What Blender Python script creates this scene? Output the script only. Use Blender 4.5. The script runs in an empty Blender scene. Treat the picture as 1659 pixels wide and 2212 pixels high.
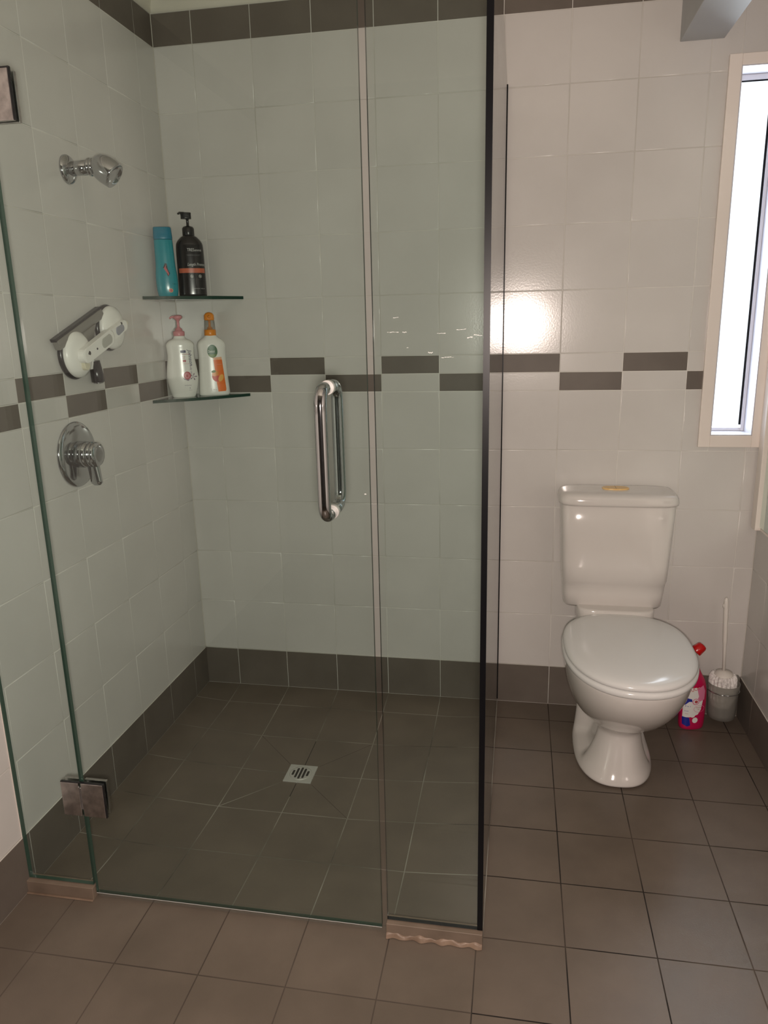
import bpy, bmesh, math, random
from mathutils import Vector, Matrix
random.seed(4)
SC = bpy.context.scene
COL = SC.collection
PI = math.pi

# ------------------------------------------------------------------ camera
cam_d = bpy.data.cameras.new('camera'); cam = bpy.data.objects.new('camera', cam_d); COL.objects.link(cam)
CX, CY, CZ = 1.20384, -2.56073, 1.3842
R_ = Vector((0.984311, 0.175015, -0.022390)); U_ = Vector((-0.021944, 0.247341, 0.968680)); F_ = Vector((-0.175071, 0.952991, -0.247301))
cam.matrix_world = Matrix(((R_.x, U_.x, -F_.x, CX), (R_.y, U_.y, -F_.y, CY), (R_.z, U_.z, -F_.z, CZ), (0, 0, 0, 1)))
cam_d.sensor_fit = 'VERTICAL'; cam_d.sensor_height = 36; cam_d.lens = 1603.89 / 2212 * 36
cam_d.clip_start = 0.02
SC.camera = cam

# ------------------------------------------------------------------ light: daylight outside, camera flash
W = bpy.data.worlds.new('world'); SC.world = W; W.use_nodes = True
bg = W.node_tree.nodes['Background']; bg.inputs[0].default_value = (0.86, 0.93, 1.0, 1); bg.inputs[1].default_value = 1.8
def light(name, kind, loc, energy, color, **k):
    d = bpy.data.lights.new(name, kind); d.energy = energy; d.color = color
    for a, v in k.items(): setattr(d, a, v)
    o = bpy.data.objects.new(name, d); o.location = loc; COL.objects.link(o); return o
fl_ = light('phone_flash', 'SPOT', (1.209, -2.585, 1.355), 106.0, (1.0, 0.845, 0.758), shadow_soft_size=0.035, spot_size=math.radians(150), spot_blend=0.25)
fl_.rotation_euler = (math.radians(84), 0, math.radians(5))
wl = light('window_daylight', 'AREA', (1.8835, 0.16, 1.53), 5.5, (0.84, 0.91, 1.0), shape='RECTANGLE', size=0.13, size_y=1.05)
wl.rotation_euler = (-PI / 2, 0, 0)
vs = SC.view_settings
SC.display_settings.display_device = 'sRGB'
vs.view_transform = 'Standard'; vs.look = 'None'; vs.gamma = 1.0; vs.exposure = 0.0; vs.use_curve_mapping = False
cy = SC.cycles
cy.max_bounces = 10; cy.transparent_max_bounces = 24; cy.diffuse_bounces = 5; cy.glossy_bounces = 6
cy.sample_clamp_indirect = 5.0; cy.caustics_reflective = True; cy.caustics_refractive = False
cy.use_denoising = True; cy.blur_glossy = 0.3

# ------------------------------------------------------------------ materials
def mat(name, color=(0.5, 0.5, 0.5), rough=0.5, metal=0.0, spec=0.5, **k):
    m = bpy.data.materials.new(name); m.use_nodes = True
    b = m.node_tree.nodes['Principled BSDF']
    b.inputs['Base Color'].default_value = (*color, 1); b.inputs['Roughness'].default_value = rough
    b.inputs['Metallic'].default_value = metal; b.inputs['Specular IOR Level'].default_value = spec
    for a, v in k.items(): b.inputs[a.replace('_', ' ')].default_value = v
    return m
def nd(m, t): return m.node_tree.nodes.new(t)
def ln(m, a, b): m.node_tree.links.new(a, b)
def mottle(m, c1, c2, scale=6.0, detail=4.0, coord='Object', island=0.0, bump=0.0, bscale=200.0, lo=0.35, hi=0.65, rvar=None):
    """noise-mixed base colour, small variation from tile to tile, fine bump"""
    b = m.node_tree.nodes['Principled BSDF']
    tc = nd(m, 'ShaderNodeTexCoord'); n = nd(m, 'ShaderNodeTexNoise'); n.inputs['Scale'].default_value = scale; n.inputs['Detail'].default_value = detail
    ln(m, tc.outputs[coord], n.inputs['Vector'])
    r = nd(m, 'ShaderNodeValToRGB'); r.color_ramp.elements[0].position = lo; r.color_ramp.elements[1].position = hi
    r.color_ramp.elements[0].color = (*c1, 1); r.color_ramp.elements[1].color = (*c2, 1)
    ln(m, n.outputs['Fac'], r.inputs['Fac']); out = r.outputs['Color']
    if island:
        g = nd(m, 'ShaderNodeNewGeometry'); mr = nd(m, 'ShaderNodeMapRange')
        mr.inputs['To Min'].default_value = 1 - island; mr.inputs['To Max'].default_value = 1 + island
        ln(m, g.outputs['Random Per Island'], mr.inputs['Value'])
        hs = nd(m, 'ShaderNodeHueSaturation'); ln(m, mr.outputs[0], hs.inputs['Value']); ln(m, out, hs.inputs['Color']); out = hs.outputs[0]
    ln(m, out, b.inputs['Base Color'])
    if rvar:
        mr = nd(m, 'ShaderNodeMapRange'); mr.inputs['To Min'].default_value = rvar[0]; mr.inputs['To Max'].default_value = rvar[1]
        ln(m, n.outputs['Fac'], mr.inputs['Value']); ln(m, mr.outputs[0], b.inputs['Roughness'])
    if bump:
        n2 = nd(m, 'ShaderNodeTexNoise'); n2.inputs['Scale'].default_value = bscale; n2.inputs['Detail'].default_value = 2
        ln(m, tc.outputs[coord], n2.inputs['Vector'])
        bp = nd(m, 'ShaderNodeBump'); bp.inputs['Strength'].default_value = bump; bp.inputs['Distance'].default_value = 0.001
        ln(m, n2.outputs['Fac'], bp.inputs['Height']); ln(m, bp.outputs[0], b.inputs['Normal'])
    return m
M = {}
M['tile'] = mottle(mat('cream_wall_tile', rough=0.17), (0.56, 0.54, 0.515), (0.595, 0.575, 0.55), scale=4, island=0.02, bump=0.10, bscale=170)
M['dark_tile'] = mottle(mat('taupe_wall_tile', rough=0.5, spec=0.35), (0.124, 0.104, 0.087), (0.143, 0.121, 0.102), scale=9, island=0.03, bump=0.15, bscale=240)
M['grout'] = mottle(mat('wall_grout', rough=0.8), (0.46, 0.44, 0.40), (0.70, 0.68, 0.64), scale=2.3, detail=6)
M['floor_tile'] = mottle(mat('taupe_floor_tile', rough=0.38), (0.125, 0.100, 0.078), (0.15, 0.12, 0.094), scale=7, island=0.05, bump=0.2, bscale=300, rvar=(0.30, 0.46))
M['floor_grout'] = mottle(mat('dark_floor_grout', rough=0.85), (0.012, 0.009, 0.007), (0.085, 0.066, 0.05), scale=3.2, detail=6, lo=0.45, hi=0.62)
M['shower_grout'] = mottle(mat('pale_floor_grout', rough=0.85), (0.09, 0.08, 0.065), (0.40, 0.38, 0.33), scale=3.6, detail=6, lo=0.38, hi=0.62)
M['clean_grout'] = mottle(mat('brown_floor_grout', rough=0.85), (0.055, 0.043, 0.033), (0.115, 0.092, 0.072), scale=3, detail=5)
M['black_grout'] = mat('black_floor_grout', (0.01, 0.009, 0.008), 0.8)
M['plaster'] = mottle(mat('cream_paint', rough=0.6), (0.62, 0.585, 0.50), (0.66, 0.62, 0.54), scale=3)
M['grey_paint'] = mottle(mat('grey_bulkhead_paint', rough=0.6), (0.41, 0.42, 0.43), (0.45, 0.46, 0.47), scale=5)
M['grey_dark'] = mat('shade_dark_wall', (0.10, 0.09, 0.085), 0.6)  # front wall: unlit side behind the camera, its shade put into the colour
M['trim'] = mottle(mat('cream_gloss_trim', rough=0.35), (0.78, 0.71, 0.65), (0.81, 0.74, 0.68), scale=5)
M['frame_white'] = mat('white_aluminium', (0.60, 0.60, 0.65), 0.4)
M['rubber'] = mat('black_rubber', (0.004, 0.004, 0.005), 0.35, spec=0.15)
M['chrome'] = mat('chrome', (0.48, 0.49, 0.50), 0.09, 1.0)
M['satin'] = mat('satin_steel', (0.62, 0.61, 0.58), 0.5, 0.6)
M['hinge'] = mottle(mat('brushed_hinge', rough=0.3, metal=1.0), (0.42, 0.39, 0.38), (0.62, 0.58, 0.56), scale=60)
M['ceramic'] = mottle(mat('white_ceramic', rough=0.12, Coat_Weight=0.5, Coat_Roughness=0.05), (0.62, 0.59, 0.56), (0.65, 0.62, 0.59), scale=4)
M['seat'] = mat('white_seat_plastic', (0.70, 0.70, 0.69), 0.17)
M['yellow'] = mottle(mat('yellowed_plastic', rough=0.3), (0.72, 0.45, 0.16), (0.78, 0.55, 0.25), scale=60)
M['white_pl'] = mat('white_plastic', (0.82, 0.81, 0.77), 0.3)
M['white_br'] = mat('brush_plastic', (0.72, 0.69, 0.64), 0.4)
M['bristle'] = mottle(mat('brush_bristles', rough=0.8), (0.60, 0.58, 0.56), (0.86, 0.84, 0.82), scale=130, lo=.4, hi=.6)
M['cream'] = mat('cream_plastic', (0.66, 0.62, 0.47), 0.35)
M['grey_pl'] = mat('grey_plastic', (0.20, 0.19, 0.17), 0.35)
M['grey_pl2'] = mat('pale_grey_plastic', (0.42, 0.42, 0.38), 0.35)
M['blue_grey'] = mat('blue_grey_plastic', (0.27, 0.28, 0.33), 0.35)
M['black_pl'] = mat('black_plastic', (0.010, 0.010, 0.011), 0.25)
M['dark_edge'] = mat('dark_glass_edge', (0.006, 0.010, 0.012), 0.1)
M['green_edge'] = mat('green_glass_edge', (0.035, 0.075, 0.055), 0.1)
M['shelf_edge'] = mat('shelf_glass_edge', (0.004, 0.034, 0.021), 0.08)
M['sill'] = mottle(mat('beige_sill', rough=0.5), (0.15, 0.112, 0.082), (0.20, 0.15, 0.112), scale=14)
M['silicone'] = mottle(mat('stained_silicone', rough=0.5), (0.17, 0.115, 0.08), (0.27, 0.19, 0.135), scale=20)
M['scale'] = mat('water_scale', (0.75, 0.75, 0.72), 0.7)
M['hole'] = mat('dark_hole', (0.02, 0.018, 0.016), 0.6)

def glass(name, tint, frost=0.0):
    m = bpy.data.materials.new(name); m.use_nodes = True; t = m.node_tree; t.nodes.clear()
    out = nd(m, 'ShaderNodeOutputMaterial'); mx = nd(m, 'ShaderNodeMixShader'); tr = nd(m, 'ShaderNodeBsdfTransparent'); gl = nd(m, 'ShaderNodeBsdfGlossy')
    tr.inputs[0].default_value = (*tint, 1); gl.inputs['Roughness'].default_value = 0.0
    g = nd(m, 'ShaderNodeNewGeometry'); dt = nd(m, 'ShaderNodeVectorMath'); dt.operation = 'DOT_PRODUCT'
    ln(m, g.outputs['Normal'], dt.inputs[0]); ln(m, g.outputs['Incoming'], dt.inputs[1])
    def mth(op, a, b=None):
        n = nd(m, 'ShaderNodeMath'); n.operation = op
        for i, v in enumerate((a, b)):
            if v is None: continue
            if isinstance(v, (int, float)): n.inputs[i].default_value = v
            else: ln(m, v, n.inputs[i])
        return n.outputs[0]
    c = mth('ABSOLUTE', dt.outputs['Value']); p = mth('POWER', mth('SUBTRACT', 1.0, c), 5.0)
    f = mth('ADD', mth('MULTIPLY', p, 0.96), 0.04)
    ln(m, f, mx.inputs[0]); ln(m, tr.outputs[0], mx.inputs[1]); ln(m, gl.outputs[0], mx.inputs[2])
    last = mx.outputs[0]
    if frost:
        df = nd(m, 'ShaderNodeBsdfTranslucent'); df.inputs[0].default_value = (0.62, 0.62, 0.58, 1)
        d2 = nd(m, 'ShaderNodeBsdfDiffuse'); d2.inputs[0].default_value = (0.50, 0.49, 0.45, 1)
        m1 = nd(m, 'ShaderNodeMixShader'); m1.inputs[0].default_value = 0.5; ln(m, df.outputs[0], m1.inputs[1]); ln(m, d2.outputs[0], m1.inputs[2])
        m2 = nd(m, 'ShaderNodeMixShader'); m2.inputs[0].default_value = frost; ln(m, last, m2.inputs[1]); ln(m, m1.outputs[0], m2.inputs[2]); last = m2.outputs[0]
    ln(m, last, out.inputs['Surface'])
    return m
M['glass'] = glass('green_tinted_glass', (0.930, 0.975, 0.962))
M['shelf'] = glass('shelf_glass', (0.80, 0.88, 0.84))
M['window'] = glass('window_glass', (0.98, 0.99, 0.99))
M['frost'] = glass('frosted_glass', (0.93, 0.93, 0.92), 0.45)
M['clear'] = glass('clear_plastic', (0.96, 0.96, 0.95), 0.08)
M['mirror'] = mat('mirror_glass', (0.62, 0.72, 0.68), 0.02, 1.0)

# ------------------------------------------------------------------ mesh helpers
class MB:
    def __init__(s): s.v = []; s.f = []; s.m = []; s.mats = []; s.sm = []
    def mi(s, m):
        m = M[m] if isinstance(m, str) else m
        if m not in s.mats: s.mats.append(m)
        return s.mats.index(m)
    def face(s, pts, m, smooth=False):
        i = len(s.v); s.v += [tuple(p) for p in pts]; s.f.append(tuple(range(i, i + len(pts)))); s.m.append(s.mi(m)); s.sm.append(smooth)
    def box(s, a, b, m):
        x0, y0, z0 = [min(p, q) for p, q in zip(a, b)]; x1, y1, z1 = [max(p, q) for p, q in zip(a, b)]
        i = len(s.v); s.v += [(x0, y0, z0), (x1, y0, z0), (x1, y1, z0), (x0, y1, z0), (x0, y0, z1), (x1, y0, z1), (x1, y1, z1), (x0, y1, z1)]
        for q in ((0, 3, 2, 1), (4, 5, 6, 7), (0, 1, 5, 4), (1, 2, 6, 5), (2, 3, 7, 6), (3, 0, 4, 7)):
            s.f.append(tuple(i + k for k in q)); s.m.append(s.mi(m)); s.sm.append(False)
    def loft(s, rings, m, cap0=True, cap1=True, smooth=True, closed=True):
        n = len(rings[0]); i0 = len(s.v); mi = s.mi(m)
        for r in rings: s.v += [tuple(p) for p in r]
        for k in range(len(rings) - 1):
            for j in range(n if closed else n - 1):
                a = i0 + k * n + j; b = i0 + k * n + (j + 1) % n
                s.f.append((a, b, b + n, a + n)); s.m.append(mi); s.sm.append(smooth)
        if cap0: s.f.append(tuple(i0 + j for j in reversed(range(n)))); s.m.append(mi); s.sm.append(smooth and False)
        if cap1: s.f.append(tuple(i0 + (len(rings) - 1) * n + j for j in range(n))); s.m.append(mi); s.sm.append(False)
    def lathe(s, prof, m, axis=Vector((0, 0, 1)), org=Vector((0, 0, 0)), n=32, cap0=True, cap1=True, sx=1.0):
        axis = Vector(axis).normalized(); org = Vector(org)
        t = Vector((0, 1, 0)) if abs(axis.y) < 0.9 else Vector((1, 0, 0))
        e1 = axis.cross(t).normalized(); e2 = axis.cross(e1)
        s.loft([[org + axis * h + (e1 * math.cos(2 * PI * j / n) * sx + e2 * math.sin(2 * PI * j / n)) * max(r, 1e-5) for j in range(n)] for r, h in prof], m, cap0, cap1)
    def tube(s, pts, r, m, n=14):
        pts = [Vector(p) for p in pts]; rs = r if isinstance(r, (list, tuple)) else [r] * len(pts)
        up = None; rings = []
        for i, p in enumerate(pts):
            t = (pts[min(i + 1, len(pts) - 1)] - pts[max(i - 1, 0)]).normalized()
            if up is None: up = t.orthogonal().normalized()
            up = (up - t * up.dot(t)).normalized(); e = t.cross(up)
            rings.append([p + (up * math.cos(2 * PI * j / n) + e * math.sin(2 * PI * j / n)) * rs[i] for j in range(n)])
        s.loft(rings, m)
    def build(s, name, parent=None, bevel=0.0, subsurf=0, label=None, merge=False, sharp=None):
        me = bpy.data.meshes.new(name); me.from_pydata(s.v, [], s.f)
        for m in s.mats: me.materials.append(m)
        me.polygons.foreach_set('material_index', s.m); me.polygons.foreach_set('use_smooth', s.sm); me.update()
        bm = bmesh.new(); bm.from_mesh(me)
        if merge: bmesh.ops.remove_doubles(bm, verts=bm.verts, dist=1e-5)
        bmesh.ops.recalc_face_normals(bm, faces=bm.faces) if merge != 'keep' else None
        bm.to_mesh(me); bm.free()
        o = bpy.data.objects.new(name, me); COL.objects.link(o)
        if parent is not None: o.parent = parent
        if bevel:
            b = o.modifiers.new('bevel', 'BEVEL'); b.width = bevel; b.segments = 3; b.limit_method = 'ANGLE'
            me.polygons.foreach_set('use_smooth', [True] * len(me.polygons))
            w = o.modifiers.new('wn', 'WEIGHTED_NORMAL')
        if subsurf:
            q = o.modifiers.new('sub', 'SUBSURF'); q.levels = subsurf; q.render_levels = subsurf
        if label: o['label'] = label
        return o
def se(cx, cy, w, a, b, z, n=2.0, N=48, fx=None):
    """superellipse ring; half width w in x, a towards -y (front), b towards +y"""
    r = []
    for j in range(N):
        t = 2 * PI * j / N; c, s_ = math.cos(t), math.sin(t)
        x = w * math.copysign(abs(c) ** (2 / n), c); y = (b if s_ > 0 else a) * math.copysign(abs(s_) ** (2 / n), s_)
        if fx: x, y = fx(x, y)
        r.append(Vector((cx + x, cy + y, z)))
    return r
def thing(name, label, cat, loc=(0, 0, 0), rz=0.0, group=None):
    o = bpy.data.objects.new(name, None); COL.objects.link(o); o.location = loc; o.rotation_euler = (0, 0, rz); o.empty_display_size = 0.05
    o['label'] = label; o['category'] = cat
    if group: o['group'] = group
    return o
def struct(o): o['kind'] = 'structure'; return o

# ------------------------------------------------------------------ room
XA, ZS, BH, TT, ML, FC = 0.13562, 0.15109, 0.06069, 0.09778, 0.12122, 0.12545
XR, YF = 1.994, -3.40
ZB = ZS + 1.0; ZB2 = ZB + 2 * BH; ZT = ZB2 + 1.0; ZTT = ZT + TT; ZC = 2.43
HOLE = (1.820, 1.947, 1.004, 2.083)
def sub_rect(r, h):
    u0, u1, v0, v1 = r; a0, a1, b0, b1 = h
    if u1 <= a0 or u0 >= a1 or v1 <= b0 or v0 >= b1: return [r]
    o = []
    if u0 < a0: o.append((u0, a0, v0, v1)); u0 = a0
    if u1 > a1: o.append((a1, u1, v0, v1)); u1 = a1
    if v0 < b0: o.append((u0, u1, v0, b0))
    if v1 > b1: o.append((u0, u1, b1, v1))
    return o
def tile(mb, P, u0, u1, v0, v1, m, g=0.0011, d=0.0010, bv=0.0014, gm='grout', N=1, h=None):
    """one bevelled tile standing d above the joint plane; P(u,v,n) maps to the room"""
    if u1 - u0 < 0.002 or v1 - v0 < 0.002: return
    a0, a1, b0, b1 = u0 + g, u1 - g, v0 + g, v1 - g
    mb.face([P(u0, v0, -d), P(u1, v0, -d), P(u1, v1, -d), P(u0, v1, -d)], gm)
    if a1 - a0 < 0.004 or b1 - b0 < 0.004: return
    i = len(mb.v)
    for k, nn in ((0, -d), (bv * .35, -d * .25), (bv, 0)):
        mb.v += [P(a0 + k, b0 + k, nn), P(a1 - k, b0 + k, nn), P(a1 - k, b1 - k, nn), P(a0 + k, b1 - k, nn)]
    for r in range(2):
        for j in range(4):
            mb.f.append((i + r * 4 + j, i + r * 4 + (j + 1) % 4, i + r * 4 + 4 + (j + 1) % 4, i + r * 4 + 4 + j)); mb.m.append(mb.mi(m)); mb.sm.append(True)
    mb.f.append((i + 8, i + 9, i + 10, i + 11)); mb.m.append(mb.mi(m)); mb.sm.append(False)
def wall(name, P, lines, par, hole=None, ztop=ZTT):
    mb = MB()
    zs = [(ZS + .2 * i, ZS + .2 * i + .2, 't') for i in range(5)] + [(ZB, ZB + BH, 'lo'), (ZB + BH, ZB2, 'up')] + [(ZB2 + .2 * i, ZB2 + .2 * i + .2, 't') for i in range(5)] + [(ZT, ZTT, 'd')]
    for k in range(len(lines) - 1):
        for z0, z1, t in zs:
            odd = (k + par) % 2
            m = 'dark_tile' if t == 'd' or (t == 'up' and odd) or (t == 'lo' and not odd) else 'tile'
            for r in (sub_rect((lines[k], lines[k + 1], z0, z1), hole) if hole else [(lines[k], lines[k + 1], z0, z1)]):
                tile(mb, P, *r, m)
    hs = hole or (0, 0, 0, 0); a, b_ = lines[0] - .12, lines[-1] + .12
    for q in (sub_rect((a, b_, -.12, ZC + .12), hole) if hole else [(a, b_, -.12, ZC + .12)]):
        p, r = P(q[0], q[2], -.0014), P(q[1], q[3], -.115); mb.box(p, r, 'plaster')
    # plastered strip from the top tile course to the ceiling
    mb.face([P(lines[0], ZTT, 0), P(lines[-1], ZTT, 0), P(lines[-1], ZC, 0), P(lines[0], ZC, 0)], 'plaster')
    return mb
def lines_from(first, lo, hi):
    return [lo] + [first + .2 * i for i in range(40) if lo + .004 < first + .2 * i < hi - .004] + [hi]
LB = lines_from(XA, 0, XR)
Pb = lambda u, v, n: (u, -n, v)
Pl = lambda u, v, n: (n, -u, v)
Pr = lambda u, v, n: (XR - n, -u, v)
Pf = lambda u, v, n: (u, YF + n, v)
LL = lines_from(ML, 0, -YF)
struct(wall('wall_back', Pb, LB, 1, HOLE).build('wall_back'))
struct(wall('wall_left', Pl, LL, 1).build('wall_left'))
struct(wall('wall_right', Pr, lines_from(0.15, 0, -YF), 0).build('wall_right'))
c = MB(); c.box((-.1, YF, -.1), (XR + .1, YF - .1, ZC + .1), 'grey_dark'); struct(c.build('wall_front'))
c = MB(); c.box((-.1, .1, ZC), (XR + .1, YF - .1, ZC + .1), 'plaster'); struct(c.build('ceiling'))
# skirting tiles, standing 4 mm proud of the walls
def skirt(name, P, lines):
    mb = MB(); t = 0.004
    P2 = lambda u, v, n: P(u, v, n + t)
    for k in range(len(lines) - 1): tile(mb, P2, lines[k], lines[k + 1], -0.0, ZS, 'dark_tile', g=.0009)
    a, b = lines[0], lines[-1]
    mb.face([P(a, ZS, 0), P(b, ZS, 0), P(b, ZS, t), P(a, ZS, t)], 'grout')
    return struct(mb.build(name))
skirt('baseboard_back', Pb, LB); skirt('baseboard_left', Pl, LL); skirt('baseboard_right', Pr, lines_from(0.15, 0, -YF)); skirt('baseboard_front', Pf, LB)
# floor, dished towards the drain inside the shower
GX, GY = 1.15, -1.14; DX, DY = 0.5356, -0.5254
def fz(x, y):
    if x >= GX or y <= GY: return 0.0
    rx = (x - DX) / (GX - DX) if x > DX else (DX - x) / DX
    ry = (y - DY) / (-DY) if y > DY else (DY - y) / (DY - GY)
    r = max(rx, ry) ** 2
    return -0.028 * (1 - r)
fl = MB(); YLN = lines_from(FC, 0, -YF); XLN = LB
def cuts(a, b, ex):
    p = sorted([a, b] + [e for e in ex if a + .001 < e < b - .001]); o = []
    for i in range(len(p) - 1):
        n = max(1, int((p[i + 1] - p[i]) / 0.034)); o += [p[i] + (p[i + 1] - p[i]) * j / n for j in range(n)]
    return o + [b]
def floor_patch(x0, x1, y0, y1):
    ins = (x0 + x1) / 2 < GX and -(y0 + y1) / 2 > GY
    g = 0.0013 if ins else 0.0015
    xs = cuts(x0, x1, []); ys = cuts(y0, y1, [])
    fl.face([(x0, -y0, fz(x0, -y0) - .0012), (x1, -y0, fz(x1, -y0) - .0012), (x1, -y1, fz(x1, -y1) - .0012), (x0, -y1, fz(x0, -y1) - .0012)], 'shower_grout' if ins else ('floor_grout' if (x0 + x1) / 2 > GX + .05 else 'clean_grout')) if not ins else None
    for i in range(len(xs) - 1):
        for j in range(len(ys) - 1):
            q = [(xs[i], ys[j]), (xs[i + 1], ys[j]), (xs[i + 1], ys[j + 1]), (xs[i], ys[j + 1])]
            if ins: fl.face([(a, -b, fz(a, -b) - .0012) for a, b in q], 'shower_grout')
            fl_q = [(min(max(a, x0 + g), x1 - g), min(max(b, y0 + g), y1 - g)) for a, b in q]
            fl.face([(a, -b, fz(a, -b)) for a, b in fl_q], 'floor_tile', True)
for i in range(len(XLN) - 1):
    for j in range(len(YLN) - 1):
        floor_patch(XLN[i], XLN[i + 1], YLN[j], YLN[j + 1])
# diagonal cuts in the tiles round the drain, and the dark joints beside it
def cut_line(a, b, m, w=0.0012, n=8):
    a = Vector((*a, 0)); b = Vector((*b, 0)); s_ = (b - a).normalized().cross(Vector((0, 0, 1))) * w
    for k in range(n):
        p = a.lerp(b, k / n); q = a.lerp(b, (k + 1) / n)
        fl.face([(v.x, v.y, fz(v.x, v.y) + .0003) for v in (p - s_, q - s_, q + s_, p + s_)], m)
cut_line((DX - .05, DY - .05), (DX - .2, DY - .2), 'shower_grout'); cut_line((DX - .05, DY + .05), (DX - .2, DY + .2), 'floor_grout', .0006)
cut_line((DX + .05, DY - .05), (DX + .2, DY - .2), 'floor_grout', .0006); cut_line((DX + .05, DY + .05), (DX + .2, DY + .2), 'floor_grout', .0006)
cut_line((DX, DY + .05), (DX, DY + .19), 'black_grout'); cut_line((DX, DY - .05), (DX, DY - .12), 'black_grout')
fl.box((-.1, .1, -.05), (XR + .1, YF - .1, -.12), 'sill')
fo = struct(fl.build('floor', merge=True))
# cove cornice over the back and left walls
def cove(name, P, L):
    mb = MB(); n = 8; pr = [(0.0, ZTT)] + [(.006 + .05 * (1 - math.cos(PI / 2 * k / n)), ZTT + .004 + (ZC - ZTT - .006) * math.sin(PI / 2 * k / n)) for k in range(n + 1)] + [(0.06, ZC)]
    for i in range(len(pr) - 1):
        (d0, z0), (d1, z1) = pr[i], pr[i + 1]
        mb.face([P(0, z0, d0), P(L, z0, d0), P(L, z1, d1), P(0, z1, d1)], 'plaster', True)
    return struct(mb.build(name, merge=True))
cove('trim_1', Pb, XR); cove('trim_2', Pl, -YF); cove('trim_3', Pr, -YF)
# boxed bulkhead running from the back wall along the ceiling
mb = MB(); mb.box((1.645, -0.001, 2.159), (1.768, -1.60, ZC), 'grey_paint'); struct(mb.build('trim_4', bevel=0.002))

# window in the back wall
win = struct(bpy.data.objects.new('window_1', None)); COL.objects.link(win)
x0, x1, z0, z1 = HOLE
def ringbox(mb, o, i, ya, yb, m):
    (a0, a1, b0, b1), (c0, c1, d0, d1) = o, i
    mb.box((a0, ya, b0), (c0, yb, b1), m); mb.box((c1, ya, b0), (a1, yb, b1), m); mb.box((c0, ya, b0), (c1, yb, d0), m); mb.box((c0, ya, d1), (c1, yb, b1), m)
mb = MB(); ringbox(mb, (1.7845, 1.9895, .966, 2.114), HOLE, -0.012, 0.0, 'trim'); mb.build('architrave', win, bevel=0.0015)
mb = MB(); ringbox(mb, (x0 + .0005, x1 - .0005, z0 + .0005, z1 - .0005), (x0 + .003, x1 - .003, z0 + .003, z1 - .003), -0.010, 0.115, 'frame_white'); mb.build('reveal', win)
mb = MB(); ringbox(mb, (x0 + .0035, x1 - .0035, z0 + .0035, z1 - .0035), (x0 + .010, x1 - .014, z0 + .014, z1 - .019), 0.074, 0.110, 'frame_white'); mb.build('window_frame', win, bevel=0.001)
mb = MB(); mb.box((x1 - .021, .0765, z0 + .024), (x1 - .0138, .083, z1 - .019), 'rubber'); mb.box((x0 + .010, .0765, z1 - .0235), (x1 - .0138, .083, z1 - .0175), 'rubber'); mb.build('gasket', win)
mb = MB(); mb.box((x0 + .0095, .084, z0 + .0135), (x1 - .0115, .089, z1 - .0185), 'window'); mb.build('pane', win)

# framed mirror on the right wall
mir = thing('wall_mirror', 'white framed mirror on the right wall, cut off by the edge of the picture', 'mirror', (XR, -0.5, 1.3))
mb = MB()
def rb(mb, ya, yb, za, zb, w, xa, xb, m):
    mb.box((xa, ya, za), (xb, ya + w, zb), m); mb.box((xa, yb - w, za), (xb, yb, zb), m); mb.box((xa + .016, ya + w, za), (xb, yb - w, za + .008), m); mb.box((xa, ya + w, zb - w), (xb, yb - w, zb), m)
rb(mb, -.52, .486, -.600, .62, .045, -.024, 0, 'trim'); mb.build('frame', mir, bevel=.002)
mb = MB(); mb.box((-.010, -.476, -.588), (-.004, .442, .576), 'mirror'); mb.build('mirror_glass', mir)

# ------------------------------------------------------------------ shower screen
scr = thing('shower_screen', 'frameless green tinted glass shower screen with hinged door and chrome handle', 'shower screen', (0, 0, 0))
GT = 2.080
def pane(name, a, b, parent, edge='green_edge', faces='y', lab=None, edges=None):
    """glass slab; the two large faces are clear glass, the narrow edges show dark green"""
    x0, y0, z0 = [min(p, q) for p, q in zip(a, b)]; x1, y1, z1 = [max(p, q) for p, q in zip(a, b)]
    mb = MB(); v = [(x0, y0, z0), (x1, y0, z0), (x1, y1, z0), (x0, y1, z0), (x0, y0, z1), (x1, y0, z1), (x1, y1, z1), (x0, y1, z1)]
    for q, ax in (((0, 3, 2, 1), 'z'), ((4, 5, 6, 7), 'z'), ((0, 1, 5, 4), 'y'), ((1, 2, 6, 5), 'x'), ((2, 3, 7, 6), 'y'), ((3, 0, 4, 7), 'x')):
        mb.face([v[k] for k in q], 'glass' if ax == faces else edge)
    return mb.build(name, parent, merge=True)
Y0, Y1 = -1.146, -1.136
pane('fixed_panel', (0.0066, Y0, .036), (0.183, Y1, GT), scr)
door = pane('door', (0.1885, Y0, .014), (0.9165, Y1, GT), scr)
pane('fixed_panel', (0.9300, Y0, .038), (1.1375, Y1, GT), scr, edge='dark_edge')
pane('return_panel', (1.1395, Y1 - .006, .012), (1.1495, -0.004, GT), scr, faces='x', edge='glass')
mb = MB(); mb.box((1.1375, Y0 - .001, .038), (1.1497, Y0 + .004, GT), 'rubber'); mb.build('corner_seal', scr, label='black corner seal')
mb = MB(); mb.box((.9300, Y0, .038), (.9315, Y1, GT), 'dark_edge'); mb.box((.9150, Y0, .014), (.9165, Y1, GT), 'dark_edge')
mb = MB(); mb.box((0.002, -1.158, 0), (0.186, -1.128, .034), 'sill'); mb.box((0, -1.164, 0), (.186, -1.158, .003), 'silicone'); mb.build('sill', scr, bevel=.0015)
mb = MB(); mb.box((0.9285, -1.158, 0), (1.150, -1.128, .036), 'sill')
fr = []
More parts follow.
